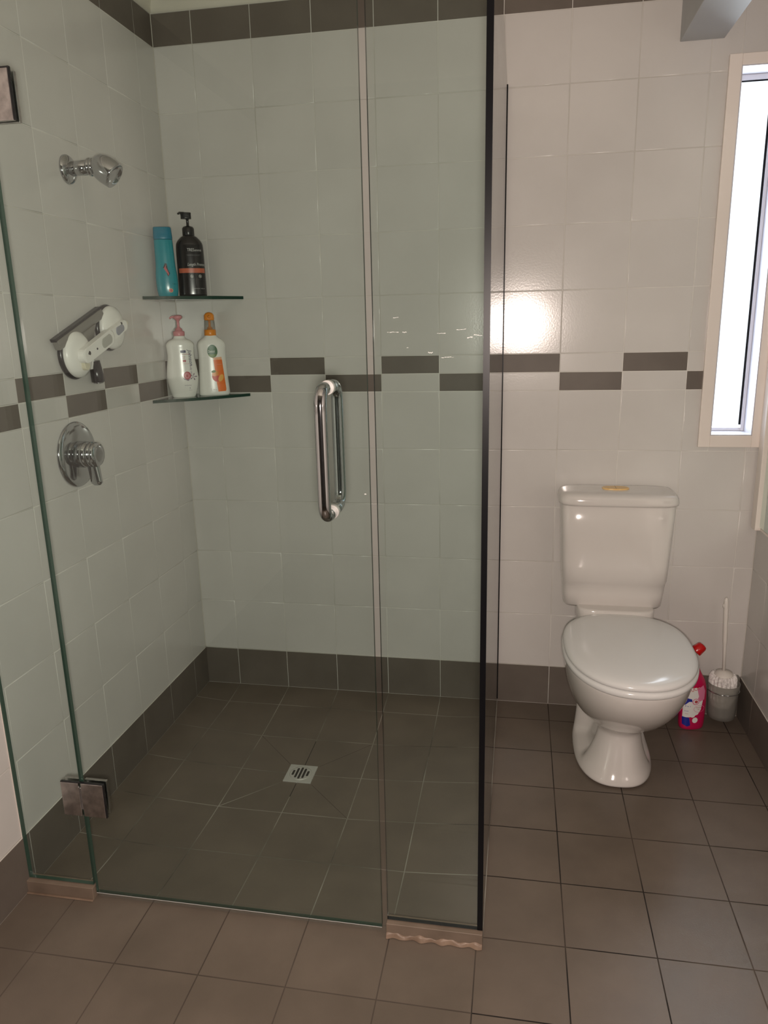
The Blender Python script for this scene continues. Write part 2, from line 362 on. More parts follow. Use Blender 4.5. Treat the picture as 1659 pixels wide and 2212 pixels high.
for i in range(41):
    xx = .9285 + .2215 * i / 40; q = math.sin(i * .55) + .6 * math.sin(i * 1.37 + 1); h = .012 + .0025 * q; e = .006 + .0028 * math.sin(i * .8 + 2) + .001 * q
    fr.append([Vector((xx, -1.1575, h)), Vector((xx, -1.158 - e * .5, h * .75)), Vector((xx, -1.158 - e, .001)), Vector((xx, -1.1575, .0005))])
mb.loft(fr, 'silicone')
mb.build('sill', scr, bevel=.0015)
mb = MB(); mb.box((0.0005, -1.1465, .034), (.0028, -1.1355, GT), 'trim'); mb.box((.0028, -1.1462, .036), (.0065, -1.1358, GT), 'green_edge'); mb.build('silicone_joint', scr)
mb = MB(); mb.box((1.139, -1.13, 0.0), (1.1505, -0.002, .012), 'shower_grout'); mb.box((1.1400, -.0035, .012), (1.1500, -.0005, GT), 'rubber'); mb.build('return_channel', scr)
mb = MB(); mb.box((1.1496, -.013, .012), (1.1516, -.0005, GT), 'rubber'); mb.build('wall_seal', scr)
mb = MB(); mb.box((.1885, Y0 + .001, .004), (.9165, Y1 - .001, .014), 'clear'); mb.box((.1885, Y0 - .0006, .0133), (.9165, Y0 + .001, .0140), 'scale'); mb.build('bottom_seal', door)
# back-to-back D handle with a bolt through the glass
def dhandle():
    mb = MB(); r = .0125; xh = .8375; zt, zb = 1.264, 1.015; yf, yb = -1.204, -1.070; R = .030
    def side(y, s):
        p = [(xh, -1.141, zt)]
        for k in range(7):
            a = PI / 2 * k / 6; p.append((xh, y - s * R + s * R * math.sin(a), zt - R + R * math.cos(a)))
        for k in range(1, 8): p.append((xh, y, zt - R + (zb - zt + 2 * R) * k / 8))
        for k in range(7):
            a = PI / 2 * k / 6; p.append((xh, y - s * R + s * R * math.cos(a), zb + R - R * math.sin(a)))
        p.append((xh, -1.141, zb)); return p
    mb.tube(side(yf, -1), r, 'chrome', 24); mb.tube(side(yb, 1), r, 'chrome', 24)
    for z in (zt, zb): mb.lathe([(.0135, -.0022), (.0145, -.0010), (.0145, .0126), (.0135, .0138)], 'satin', (0, 1, 0), (xh, Y0 - .001, z), 24)
    return mb
dhandle().build('handle', door, merge='keep' and False)
def hinge(z, lab=None):
    mb = MB()
    for y0, y1 in ((Y0 - .0085, Y0 - .0005), (Y1 + .0005, Y1 + .0085)):
        mb.box((.190, y0, z - .045), (.247, y1, z + .045), 'hinge'); mb.box((.137, y0, z - .045), (.184, y1, z + .045), 'hinge')
    mb.box((.1835, Y0 - .004, z - .030), (.191, Y1 + .004, z + .030), 'chrome')
    mb.box((.247, Y0 - .0085, z - .045), (.2505, Y0 - .002, z + .0465), 'black_pl'); mb.box((.137, Y0 - .0085, z + .045), (.2505, Y0 - .002, z + .0478), 'black_pl')
    return mb.build('hinge', door, bevel=.0012)
hinge(.285); hinge(1.818)
# dried water marks on the outside of the right hand pane
mb = MB(); rr = random.Random(8)
def mark(x, z, w, h, n=5):
    mb = MB()
    for i in range(n):
        a = x + w * i / n; zz = z + rr.uniform(-.3, .3) * h
        mb.face([(a, Y0 - .0004, zz), (a + w / n * .9, Y0 - .0004, zz + rr.uniform(-.3, .3) * h), (a + w / n * .9, Y0 - .0004, zz + h * rr.uniform(.25, .6)), (a, Y0 - .0004, zz + h * rr.uniform(.2, .5))], 'scale')
    mb.build('water_mark', scr)
for x, z, w, h in ((.958, 1.366, .022, .003), (.970, 1.392, .010, .003), (.987, 1.365, .008, .005), (.994, 1.337, .004, .003), (1.035, 1.327, .009, .006), (1.060, 1.318, .024, .003), (1.052, 1.362, .016, .003), (1.088, 1.368, .018, .003), (1.108, 1.353, .010, .006), (1.120, 1.357, .016, .005), (.905, 1.052, .004, .006)):
    mark(x, z, w, h * .6)

# ------------------------------------------------------------------ corner shelves
def shelf(ztop, ay, bx, lab):
    n = 24; p0 = Vector((0.001, -ay, 0)); p1 = Vector((bx, -.001, 0)); ctl = Vector((bx * .60, -ay * .60, 0))
    front = [(p0 * (1 - s_) ** 2 + ctl * 2 * s_ * (1 - s_) + p1 * s_ * s_) for s_ in [k / n for k in range(n + 1)]]
    top = [Vector((.001, -.001, 0))] + front; mb = MB(); T = .010
    mb.face(top, 'shelf'); mb.face([p - Vector((0, 0, T)) for p in reversed(top)], 'shelf')
    for i in range(len(top)):
        a, b = top[i], top[(i + 1) % len(top)]; d = Vector((0, 0, T)); mb.face([a, a - d, b - d, b], 'shelf_edge')
    o = mb.build('corner_shelf', None, merge=True); o.location = (0, 0, ztop); o['label'] = lab; o['category'] = 'shelf'; o['group'] = 'glass corner shelves'
    return o
shelf(1.4835, .240, .254, 'upper green edged glass corner shelf holding the teal and black bottles')
shelf(1.1490, .240, .256, 'lower green edged glass corner shelf holding the two white pump bottles')

# ------------------------------------------------------------------ bottles
def interp(prof, z):
    if z <= prof[0][0]: return prof[0][1:]
    for p, q in zip(prof, prof[1:]):
        if z <= q[0]:
            t = (z - p[0]) / (q[0] - p[0]); return tuple(a + (b - a) * t for a, b in zip(p[1:], q[1:]))
    return prof[-1][1:]
def smooth_prof(prof, n=5):
    """Catmull-Rom through (z,w,d)"""
    o = []
    for i in range(len(prof) - 1):
        P = [prof[max(i - 1, 0)], prof[i], prof[i + 1], prof[min(i + 2, len(prof) - 1)]]
        for k in range(n):
            t = k / n
            o.append(tuple(.5 * (2 * b + (c_ - a) * t + (2 * a - 5 * b + 4 * c_ - d) * t * t + (3 * b - a - 3 * c_ + d) * t ** 3) for a, b, c_, d in zip(*P)))
        o[-n] = prof[i]
    return o + [prof[-1]]
class Bottle:
    def __init__(s, prof, e=2.4, cx=None): s.prof = smooth_prof(prof); s.e = e; s.cx = cx or (lambda z: 0.0)
    def body(s, m): 
        mb = MB(); mb.loft([se(s.cx(z), 0, w, d, d, z, s.e, 48) for z, w, d in s.prof], m); return mb
    def y(s, x, z, eps=.0005):
        w, d = interp(s.prof, z); w += eps; d += eps; q = min(abs((x - s.cx(z)) / w), .999)
        return -d * (1 - q ** s.e) ** (1 / s.e)
    def poly(s, mb, pts, m, lift=.0005, step=.005):
        bm = bmesh.new(); vs_ = [bm.verts.new((x, 0, z)) for x, z in pts]; bm.faces.new(vs_)
        bmesh.ops.triangulate(bm, faces=bm.faces[:])
        for _ in range(6):
            es = [e for e in bm.edges if e.calc_length() > step]
            if not es: break
            bmesh.ops.subdivide_edges(bm, edges=es, cuts=1); bmesh.ops.triangulate(bm, faces=bm.faces[:])
        for f in bm.faces: mb.face([(v.co.x, s.y(v.co.x, v.co.z, lift), v.co.z) for v in f.verts], m, True)
        bm.free()
    def text(s, mb, txt, x, z, size, m, rot=0.0, lift=.0009, shear=0.0, sx=1.0):
        cu = bpy.data.curves.new('t', 'FONT'); cu.body = txt; cu.size = size; cu.align_x = 'LEFT'; cu.shear = shear; cu.resolution_u = 2
        ob = bpy.data.objects.new('t', cu); me = bpy.data.meshes.new_from_object(ob)
        c_, s2 = math.cos(rot), math.sin(rot); mi = mb.mi(m); i = len(mb.v)
        for v in me.vertices:
            a, b = v.co.x * sx, v.co.y; X = x + a * c_ - b * s2; Z = z + a * s2 + b * c_; mb.v.append((X, s.y(X, Z, lift), Z))
        for p in me.polygons: mb.f.append(tuple(i + k for k in p.vertices)); mb.m.append(mi); mb.sm.append(False)
        bpy.data.objects.remove(ob); bpy.data.meshes.remove(me); bpy.data.curves.remove(cu)
def ell(x, z, a, b, n=20, rot=0.0):
    return [(x + a * math.cos(t) * math.cos(rot) - b * math.sin(t) * math.sin(rot), z + a * math.cos(t) * math.sin(rot) + b * math.sin(t) * math.cos(rot)) for t in [2 * PI * k / n for k in range(n)]]
def rect(x0, x1, z0, z1): return [(x0, z0), (x1, z0), (x1, z1), (x0, z1)]
def ring_poly(b, mb, x, z, a, c_, w, m, n=20, rot=0.0):
    o = ell(x, z, a, c_, n, rot); i = ell(x, z, a - w, c_ - w, n, rot)
    for k in range(n): b.poly(mb, [o[k], o[(k + 1) % n], i[(k + 1) % n], i[k]], m, .0008)
C = lambda n, c_, r=0.35, **k: mat(n, c_, r, **k)
M['teal'] = C('teal_bottle', (0.0, 0.25, 0.31), .22); M['teal_cap'] = C('teal_cap', (0.0, 0.17, 0.27), .25)
M['bottle_black'] = C('black_bottle', (.010, .009, .010), .2); M['copper'] = C('copper_band', (.50, .12, .06), .25); M['lt_print'] = C('pale_print', (.50, .50, .48)); M['md_print'] = C('grey_print', (.10, .10, .10))
M['milk'] = C('white_bottle', (.80, .79, .75), .22); M['pink'] = C('pink_pump', (.62, .25, .27), .3); M['navy'] = C('navy_print', (.02, .02, .10)); M['pinkp'] = C('pink_print', (.60, .22, .24)); M['rose'] = C('rose_print', (.45, .07, .08)); M['lilac'] = C('lilac_print', (.25, .18, .25))
M['orange'] = C('orange_pump', (.72, .24, .015), .3); M['orangep'] = C('orange_print', (.80, .17, .02)); M['peachp'] = C('peach_print', (.80, .42, .25)); M['green'] = C('green_print', (.02, .10, .03)); M['white_print'] = C('white_print', (.75, .75, .72)); M['peach'] = C('peach_red', (.60, .06, .03)); M['yel'] = C('peach_yellow', (.80, .42, .10)); M['leaf'] = C('leaf_green', (.10, .18, .02))
M['magenta'] = C('magenta_bottle', (.50, .008, .075), .25); M['red'] = C('red_cap', (.50, .003, .003), .25); M['blue'] = C('blue_print', (.010, .020, .28)); M['pinkl'] = C('light_pink_print', (.66, .20, .33))
FACE = math.radians(24)

# teal shampoo bottle, slightly waisted with a flat tapering cap
t = thing('shampoo_bottle', 'teal shampoo bottle with flat cap, leftmost on the upper glass shelf', 'bottle', (.044, -.142, 1.4835), FACE); t.scale = (1.04, 1.0, .965)
b = Bottle([(0, .026, .016), (.004, .030, .019), (.03, .0335, .022), (.07, .0335, .0215), (.10, .0305, .020), (.14, .0295, .0195), (.165, .0290, .019), (.186, .0285, .0185)], 2.3, lambda z: -.002 * (z / .226))
b.body('teal').build('body', t)
cp = MB(); cp.loft([se(-.002 * (z / .226), 0, w, d, d, z, 2.6, 40) for z, w, d in [(.1865, .0285, .0186), (.19, .0290, .019), (.205, .0285, .018), (.224, .0275, .0155), (.2265, .026, .0142)]], 'teal_cap'); cp.build('cap', t)
lb = MB(); b.poly(lb, [(-.006, .092), (.001, .104), (.000, .096), (.004, .088), (.009, .075), (.006, .068), (.004, .075), (-.002, .084)], 'rose'); b.poly(lb, [(-.009, .093), (-.0015, .110), (.004, .1075), (-.003, .102), (-.005, .094), (.001, .082), (.0025, .070), (.006, .066), (.0115, .076), (.006, .088), (.0015, .096), (.003, .105), (-.003, .098)], 'black_pl', .0004)
b.poly(lb, ell(.010, .020, .0058, .0058), 'rose'); ring_poly(b, lb, .010, .020, .0066, .0066, .0011, 'yel')
b.text(lb, 'head', -.016, .146, .007, 'teal_cap'); b.text(lb, '2 in 1', .016, .040, .006, 'black_pl'); b.text(lb, 'smooth & silky', -.012, .047, .0045, 'teal_cap'); lb.build('label', t)

# black pump bottle
t = thing('conditioner_bottle', 'large black pump bottle with copper band, right of the teal bottle on the upper shelf', 'bottle', (.1045, -.078, 1.4835), FACE); t.scale = (1, 1, .925)
b = Bottle([(0, .041, .030), (.004, .0455, .033), (.02, .046, .034), (.10, .0455, .034), (.17, .0445, .033), (.190, .040, .030), (.205, .028, .024), (.211, .020, .019)], 2.4)
b.body('bottle_black').build('body', t)
pm = MB(); pm.lathe([(.018, .210), (.0195, .213), (.0195, .236), (.016, .242), (.007, .245), (.0045, .247), (.0045, .266), (.008, .270), (.009, .272)], 'black_pl', n=24)
pm.loft([se(-.004, 0, .017, .010, .010, z, 3, 20) for z in (.269, .272, .288, .290)], 'black_pl'); pm.tube([(-.010, 0, .288), (-.024, -.002, .289), (-.030, -.003, .285)], [.005, .004, .003], 'black_pl', 10); pm.build('pump', t)
lb = MB(); b.poly(lb, [(-.040, .082), (.043, .082), (.043, .098), (-.040, .098)], 'copper')
b.text(lb, 'TRES', -.009, .156, .0150, 'lt_print', sx=.72); b.text(lb, 'emm\u00e9', .0145, .156, .0125, 'lt_print', sx=.72); b.poly(lb, rect(-.012, .034, .1440, .1447), 'md_print'); b.text(lb, 'USED BY PROFESSIONALS', -.010, .140, .0035, 'md_print')
b.text(lb, 'Length Protect', -.012, .106, .0150, 'lt_print', shear=.35, sx=.66)
for xx in (.0, .027): ring_poly(b, lb, xx, .070, .0045, .0058, .0012, 'lt_print'); b.poly(lb, ell(xx, .070, .0015, .003, 10, .5), 'lt_print')
b.text(lb, 'strengthens', -.009, .058, .0034, 'md_print'); b.text(lb, 'protects', .020, .058, .0034, 'md_print'); b.poly(lb, rect(.0125, .0131, .035, .078), 'md_print'); b.text(lb, 'SHAMPOO  900 mL', .004, .026, .0042, 'lt_print'); lb.build('label', t)

# white waisted bottle with pink pump
t = thing('body_wash_bottle', 'white waisted pump bottle with pink pump, left one on the lower glass shelf', 'bottle', (.0570, -.116, 1.149), FACE); t.scale = (1.03, 1, 1.015)
b = Bottle([(0, .034, .022), (.003, .038, .025), (.03, .0465, .031), (.065, .0515, .033), (.10, .0485, .031), (.135, .0435, .029), (.160, .0445, .029), (.175, .0450, .029), (.187, .036, .026), (.195, .0205, .0185), (.204, .017, .016)], 2.2)
b.body('milk').build('body', t)
pm = MB(); pm.lathe([(.0175, .203), (.0185, .205), (.0185, .2175), (.0165, .219), (.0125, .2195), (.0120, .226), (.006, .230), (.0045, .234), (.0045, .250), (.0075, .256), (.014, .260), (.015, .266), (.012, .270), (.004, .271)], 'pink', n=28)
pm.tube([(-.008, 0, .266), (-.020, -.004, .265), (-.026, -.006, .260)], [.0045, .0035, .0028], 'pink', 10); pm.build('pump', t)
lb = MB(); b.poly(lb, rect(.000, .017, .148, .156), 'navy'); b.text(lb, 'pH 5.5', .002, .1505, .004, 'lt_print'); b.poly(lb, rect(.004, .030, .1425, .1435), 'rose')
b.text(lb, 'body', .004, .134, .0055, 'pinkp'); b.text(lb, 'milk', .004, .1285, .0055, 'pinkp'); b.poly(lb, rect(.0055, .0155, .118, .1245), 'rose'); b.text(lb, 'rich', .0075, .1195, .005, 'pinkp')
b.text(lb, 'shower gel', .007, .111, .004, 'pinkp')
b.text(lb, 'Johnson', .024, .157, .0160, 'navy', rot=-PI / 2 + .05, shear=.3, sx=1.0); b.text(lb, 'body care', .0262, .108, .009, 'lilac', rot=-PI / 2 + .05)
b.poly(lb, ell(.016, .073, .0115, .0125, 20), 'pinkp'); ring_poly(b, lb, .016, .073, .0120, .013, .003, 'rose'); b.poly(lb, ell(.015, .072, .0035, .004), 'rose', .001); b.poly(lb, [(.000, .066), (.006, .060), (.018, .055), (.024, .060), (.012, .060)], 'lilac')
for a in range(5):
    an = a * 2 * PI / 5; b.poly(lb, [(.035, .068), (.035 + .010 * math.cos(an - .15), .068 + .010 * math.sin(an - .15)), (.035 + .013 * math.cos(an), .068 + .013 * math.sin(an)), (.035 + .010 * math.cos(an + .25), .068 + .010 * math.sin(an + .25))], 'lilac')
b.text(lb, 'moisturiser', .005, .039, .0048, 'navy'); b.text(lb, '8', .020, .029, .006, 'navy'); b.text(lb, '500 mL', .018, .023, .0032, 'lilac'); lb.build('label', t)

# white bottle with orange pump
t = thing('hand_wash_bottle', 'white pump bottle with orange pump and peach label, right one on the lower glass shelf', 'bottle', (.144, -.054, 1.149), FACE); t.scale = (1.04, 1, 1.04)
b = Bottle([(0, .047, .028), (.003, .0505, .031), (.012, .0515, .032), (.05, .0490, .031), (.10, .0460, .030), (.14, .0455, .030), (.166, .0465, .030), (.180, .040, .027), (.190, .026, .022), (.197, .0195, .018)], 2.4)
b.body('milk').build('body', t)
pm = MB(); pm.lathe([(.0185, .196), (.0195, .198), (.0190, .2145), (.0175, .216), (.009, .2165), (.0085, .223), (.0040, .225), (.0038, .244), (.0075, .248)], 'orange', n=28)
pm.loft([se(0, 0, w, w * .8, w * .8, z, 2.6, 24) for z, w in ((.246, .015), (.249, .0165), (.262, .0165), (.269, .011), (.272, .004))], 'orange'); pm.tube([(0, -.008, .258), (0, -.022, .258), (0, -.026, .254)], [.006, .005, .004], 'orange', 10); pm.build('pump', t)
cl = MB(); cl.lathe([(.0185, .2165), (.0165, .246), (.0160, .2461), (.0178, .2167)], 'clear', n=28, cap0=False, cap1=False); cl.build('pump_collar', t, label='clear pump collar')
lb = MB(); b.poly(lb, ell(.002, .146, .0165, .0215, 26), 'green'); b.poly(lb, [(x, z) for x, z in ell(.002, .146, .0165, .0215, 26) if z < .137], 'leaf', .0008); b.text(lb, 'Dettol', -.0125, .142, .0115, 'white_print', sx=.72)
b.poly(lb, [(.000, .125), (.030, .127), (.031, .118), (.006, .118)], 'peachp', .0006); b.poly(lb, [(.003, .118), (.031, .118), (.039, .020), (.037, .014), (.012, .013), (.009, .040)], 'orangep')
b.text(lb, 'MOISTURE', .009, .112, .0042, 'peach'); ring_poly(b, lb, .0195, .1035, .0115, .0045, .0007, 'peach', 4); b.text(lb, 'NOURISH', .0120, .1015, .0042, 'peachp')
b.poly(lb, ell(.010, .062, .0150, .0165, 24, .5), 'peach', .0009); b.poly(lb, ell(.006, .073, .0115, .0085, 20, .3), 'orange', .0012); b.poly(lb, ell(.001, .080, .0075, .0042, 16, .2), 'leaf', .0014); b.poly(lb, ell(.0235, .058, .0075, .0130, 20, -.5), 'yel', .0011); b.poly(lb, ell(.018, .073, .008, .008, 16), 'orangep', .0010)
b.text(lb, '950 mL', -.004, .0185, .0040, 'md_print'); b.poly(lb, rect(-.0115, -.0110, .016, .026), 'md_print'); lb.build('label', t)

# ------------------------------------------------------------------ shower head
t = thing('wall_shower', 'chrome wall shower head on a short arm, high on the left wall', 'shower head', (0, -.587, 1.800))
mb = MB(); mb.lathe([(.037, .0005), (.037, .004), (.033, .009), (.024, .013), (.0165, .016)], 'chrome', (1, 0, 0), n=40); mb.build('flange', t)
mb = MB(); mb.lathe([(.0185, .010), (.0185, .064)], 'chrome', (1, 0, 0.03), n=32); mb.lathe([(.0165, .064), (.0225, .066), (.0225, .0695), (.0175, .071), (.0215, .074), (.0215, .078), (.018, .082)], 'chrome', (1, 0, .03), n=32); mb.build('arm', t)
ax = Vector((.80, .10, -.58)).normalized()
mb = MB(); mb.lathe([(.010, -.024), (.020, -.022), (.028, -.014), (.0325, -.003), (.0350, .010), (.0355, .022), (.0345, .036), (.0335, .042), (.0310, .0425), (.030, .036), (.012, .035), (.004, .035)], 'chrome', ax, (.098, .004, .002), n=44); mb.build('head', t)

# ------------------------------------------------------------------ mixer tap
t = thing('shower_mixer', 'round chrome shower mixer plate with lever, on the left wall below the band', 'tap', (0, -.708, 1.049))
mb = MB(); mb.lathe([(.090, .0005), (.091, .003), (.088, .007), (.079, .010), (.055, .0125), (.036, .013)], 'chrome', (1, 0, 0), n=64); mb.build('plate', t)
mb = MB(); mb.lathe([(.037, .010), (.0365, .030), (.0345, .044)], 'chrome', (1, 0, 0), n=48); mb.lathe([(.0325, .044), (.0355, .046), (.0355, .053), (.0335, .054), (.0335, .0555), (.0350, .057), (.0345, .062), (.031, .067), (.018, .069)], 'chrome', (1, 0, 0), n=48)
mb.build('knob', t)
mb = MB(); rg = []
for k in range(11):
    q = k / 10; z = -.020 - .066 * q; e = min(1, (1.04 - q) * 9) ** .5; x = .047 + .006 * q
    rg.append([Vector((x + .0165 * e * math.copysign(abs(math.sin(a)) ** .8, math.sin(a)), (.0145 - .004 * q) * e * math.cos(a), z)) for a in [2 * PI * j / 20 for j in range(20)]])
mb.loft(rg, 'chrome'); mb.build('lever', t)

# ------------------------------------------------------------------ suction grab bar and squeegee
A = Vector((.0, -.672, 1.318)); B = Vector((.0, -.478, 1.387))
gb = thing('suction_grab_bar', 'white suction grab bar with two round cups, on the left wall beside the shelves', 'grab bar', A)
d = (B - A); d.x = 0; L = d.length; dn = d.normalized(); up = Vector((0, -dn.z, dn.y))
for P in (Vector((0, 0, 0)), d):
    mb = MB(); mb.lathe([(.066, .001), (.067, .006), (.064, .013)], 'black_pl', (1, 0, 0), P, 48); rub = mb.build('rubber_pad', gb)
    mb = MB(); mb.lathe([(.060, .012), (.0625, .016), (.060, .025), (.048, .033), (.026, .036)], 'white_pl', (1, 0, 0), P, 48); mb.build('suction_cup', gb)
def bar(p0, p1, w, h, m, mb, x0, x1, n=10):
    """flat stadium-shaped piece in the wall plane"""
    p0, p1 = Vector(p0), Vector(p1); a = (p1 - p0).normalized(); s_ = Vector((0, -a.z, a.y)); pts = []
    for k in range(n + 1):
        an = PI / 2 + PI * k / n; pts.append(p0 + a * math.cos(an) * w + s_ * math.sin(an) * w)
    for k in range(n + 1):
        an = -PI / 2 + PI * k / n; pts.append(p1 + a * math.cos(an) * h + s_ * math.sin(an) * h)
    mb.loft([[p + Vector((x0, 0, 0)) for p in pts], [p + Vector((x1 - .002, 0, 0)) for p in pts], [p0.lerp(p1, .5) + (p - p0.lerp(p1, .5)) * .93 + Vector((x1, 0, 0)) for p in pts]], m, smooth=False)
mb = MB(); bar(-d * .05, d * .62, .020, .021, 'white_pl', mb, .036, .056); bar(d * .45, d * 1.10, .017, .015, 'white_pl', mb, .036, .052); mb.build('bar', gb)
mb = MB(); bar(d * .40, d * .56, .014, .014, 'grey_pl2', mb, .055, .0575); mb.build('grip_pad', gb)
mb = MB(); bar(d * .86, d * .99, .012, .010, 'blue_grey', mb, .052, .054); mb.build('indicator', gb)
mb = MB(); q0 = -up * .028 - dn * .012; bar(q0, q0 + up * .018, .012, .010, 'cream', mb, .034, .046); mb.build('release_tab', gb); mb = MB(); bar(-dn * .005 + up * .004, -dn * .005 + up * .004 + dn * .004, .003, .006, 'hole', mb, .0555, .0568); mb.build('slot', gb); mb = MB(); bar(dn * .040, dn * .041, .003, .003, 'hole', mb, .0555, .0568)
mb.build('slot', gb); mb = MB(); bar(d * 1.12, d * 1.12 + dn * .01, .009, .009, 'cream', mb, .034, .048); mb.build('release_tab', gb); mb = MB(); bar(d * 1.0 + up * .012, d * 1.0 + up * .013, .003, .003, 'hole', mb, .050, .0535); mb.build('slot', gb)
sq = thing('squeegee', 'grey bladed squeegee with black handle end, tucked behind the white grab bar', 'squeegee', (-.008, -.640, 1.398))
a0 = Vector((0, -.118, -.042)); a1 = Vector((0, .112, .042)); ad = (a1 - a0).normalized(); au = Vector((0, -ad.z, ad.y))
mb = MB(); mb.loft([[a0 + au * y + Vector((x, 0, 0)) for x, y in pr] for pr in [((.010, .0), (.028, .0), (.031, -.012), (.028, -.026), (.012, -.026))]] + [[a1 + au * y + Vector((x, 0, 0)) for x, y in ((.010, .0), (.028, .0), (.031, -.012), (.028, -.026), (.012, -.026))]], 'grey_pl', smooth=False); mb.build('blade_holder', sq, bevel=.002)
mb = MB(); mb.loft([[p + au * y + Vector((x, 0, 0)) for x, y in ((.009, .006), (.024, .006), (.026, -.002), (.010, -.002))] for p in (a0 - ad * .004, a1 + ad * .003)], 'black_pl', smooth=False); mb.build('rubber_blade', sq)
mb = MB(); cpt = a0.lerp(a1, .55) - au * .022
mb.loft([[cpt + ad * (-w) - au * h + Vector((.022, 0, 0)), cpt + ad * w * .9 - au * h + Vector((.022, 0, 0)), cpt + ad * w * .9 - au * h + Vector((.034, 0, 0)), cpt + ad * (-w) - au * h + Vector((.034, 0, 0))] for h, w in ((0, .060), (.012, .044), (.026, .029), (.040, .022), (.052, .020))], 'grey_pl', smooth=False); mb.build('throat', sq, bevel=.002)
hp = cpt - au * .048; mb = MB(); mb.tube([hp + Vector((.020, .0, 0)), hp + Vector((.016, .008, -.03)), hp + Vector((.016, .014, -.060))], [.016, .013, .012], 'white_pl', 16); mb.build('stem', sq)
mb = MB(); mb.tube([hp + Vector((.022, .020, -.040)), hp + Vector((.024, .024, -.080)), hp + Vector((.024, .026, -.098)), hp + Vector((.024, .026, -.101))], [.015, .0180, .0180, .014], 'black_pl', 20); mb.tube([hp + Vector((.024, .026, -.099)), hp + Vector((.024, .0262, -.103))], .0135, 'chrome', 20); mb.build('handle_end', sq)

# ------------------------------------------------------------------ drain
t = thing('floor_drain', 'square chrome floor drain with slotted round grate, in the shower floor', 'drain', (DX, DY, fz(DX, DY)))
mb = MB(); h = .046; zt = .0035
def grate(mb):
    # square plate with round-ended slots cut as dark inlays, edge walls
    mb.box((-h, -h, -.004), (h, h, zt), 'satin')
grate(mb); mb.build('frame', t, bevel=.0008)
mb = MB(); mb.lathe([(.036, zt - .001), (.036, zt + .0006), (.0335, zt + .0012)], 'satin', n=40)
for i, L_ in enumerate((.014, .026, .031, .026, .014)):
    x = -.024 + .012 * i; pts = []
    for k in range(9): an = PI * k / 8; pts.append(Vector((x + .0037 * math.cos(an), L_ - .004 + .0037 * math.sin(an), zt + .00135)))
    for k in range(9): an = PI + PI * k / 8; pts.append(Vector((x + .0037 * math.cos(an), -L_ + .004 + .0037 * math.sin(an), zt + .00135)))
    mb.face(pts, 'hole')
mb.build('grate', t)

# ------------------------------------------------------------------ toilet
TX = 1.527
to = thing('toilet', 'white close-coupled toilet with closed lid, against the back wall below the window', 'toilet', (TX, 0, 0))
# cistern
mb = MB(); rg = []
for z, w, yf in ((.438, .142, .112), (.441, .154, .128), (.450, .159, .137), (.492, .163, .146), (.530, .166, .152), (.542, .168, .163), (.60, .171, .166), (.70, .175, .170), (.797, .179, .172), (.799, .177, .170)):
    rg.append([Vector((p.x, p.y, z)) for p in se(0, -.006 - yf / 2, w, yf / 2, yf / 2, z, 6.5, 72)])
mb.loft(rg, 'ceramic'); mb.build('cistern', to)
mb = MB(); rg = []
for z, k in ((.800, .006), (.803, .001), (.810, 0), (.822, .0015), (.830, .006), (.836, .014), (.839, .028), (.8400, .05)):
    rg.append(se(0, -.004 - .184 / 2, .1875 - k, .184 / 2 - k * .9, .184 / 2 - k * .9, z, 5.5, 72))
mb.loft(rg, 'ceramic'); mb.build('cistern_lid', to)
mb = MB(); mb.loft([se(-.004, -.088, w, d_, d_, z, 2.6, 40) for z, w, d_ in ((.839, .043, .0255), (.8425, .043, .0255), (.8440, .040, .0225))], 'yellow'); mb.box((-.0045, -.108, .8435), (-.0035, -.068, .8445), 'sill'); mb.build('flush_button', to, label='yellowed flush button')
# pan: egg-shaped bowl running into a waisted pedestal with scalloped sides
SX = .014
def sm(a, b, t): t = min(max((t - a) / (b - a), 0), 1); return t * t * (3 - 2 * t)
def panring(z, w, yf, yb, yc, n, sc=0.0):
    def fx(x, y):
        Y = yc + y
        if sc:
            g = sm(-.40, -.33, Y); r = sm(-.255, -.175, Y); x = x * (1 - sc * g) * (1 - r) + x * (.122 / w) * r
        return x, y
    return se(SX * min(z / .2, 1), yc, w, yc - yf, yb - yc, z, n, 120, fx)
P_ = [(0.000, .120, -.502, -.075, -.28, 2.5, 0), (.006, .122, -.504, -.072, -.28, 2.5, 0), (.018, .119, -.500, -.070, -.28, 2.45, .01), (.026, .116, -.496, -.069, -.28, 2.4, .05), (.034, .112, -.490, -.068, -.28, 2.4, .34), (.050, .105, -.482, -.066, -.28, 2.35, .40), (.080, .094, -.468, -.064, -.28, 2.3, .42), (.110, .086, -.452, -.062, -.28, 2.3, .42), (.138, .083, -.442, -.060, -.28, 2.3, .38), (.155, .088, -.448, -.058, -.28, 2.3, .30),
      (.172, .102, -.470, -.056, -.30, 2.25, .22), (.195, .122, -.510, -.052, -.32, 2.2, .10), (.225, .141, -.556, -.048, -.35, 2.15, .0), (.265, .159, -.604, -.044, -.37, 2.15, 0), (.310, .172, -.645, -.042, -.39, 2.15, 0), (.350, .179, -.668, -.042, -.40, 2.2, 0), (.380, .182, -.676, -.042, -.40, 2.2, 0), (.392, .182, -.676, -.042, -.40, 2.2, 0), (.398, .178, -.671, -.046, -.40, 2.2, 0), (.400, .170, -.660, -.054, -.40, 2.2, 0)]
mb = MB(); mb.loft([panring(*p) for p in P_], 'ceramic'); pan = mb.build('pan', to, subsurf=1)
mb = MB(); mb.loft([se(.008, -.115, w, d_, d_, z, 5, 40) for z, w, d_ in ((.396, .124, .080), (.446, .124, .080), (.450, .122, .078), (.4515, .116, .072))], 'ceramic'); mb.build('cistern_ledge', to)
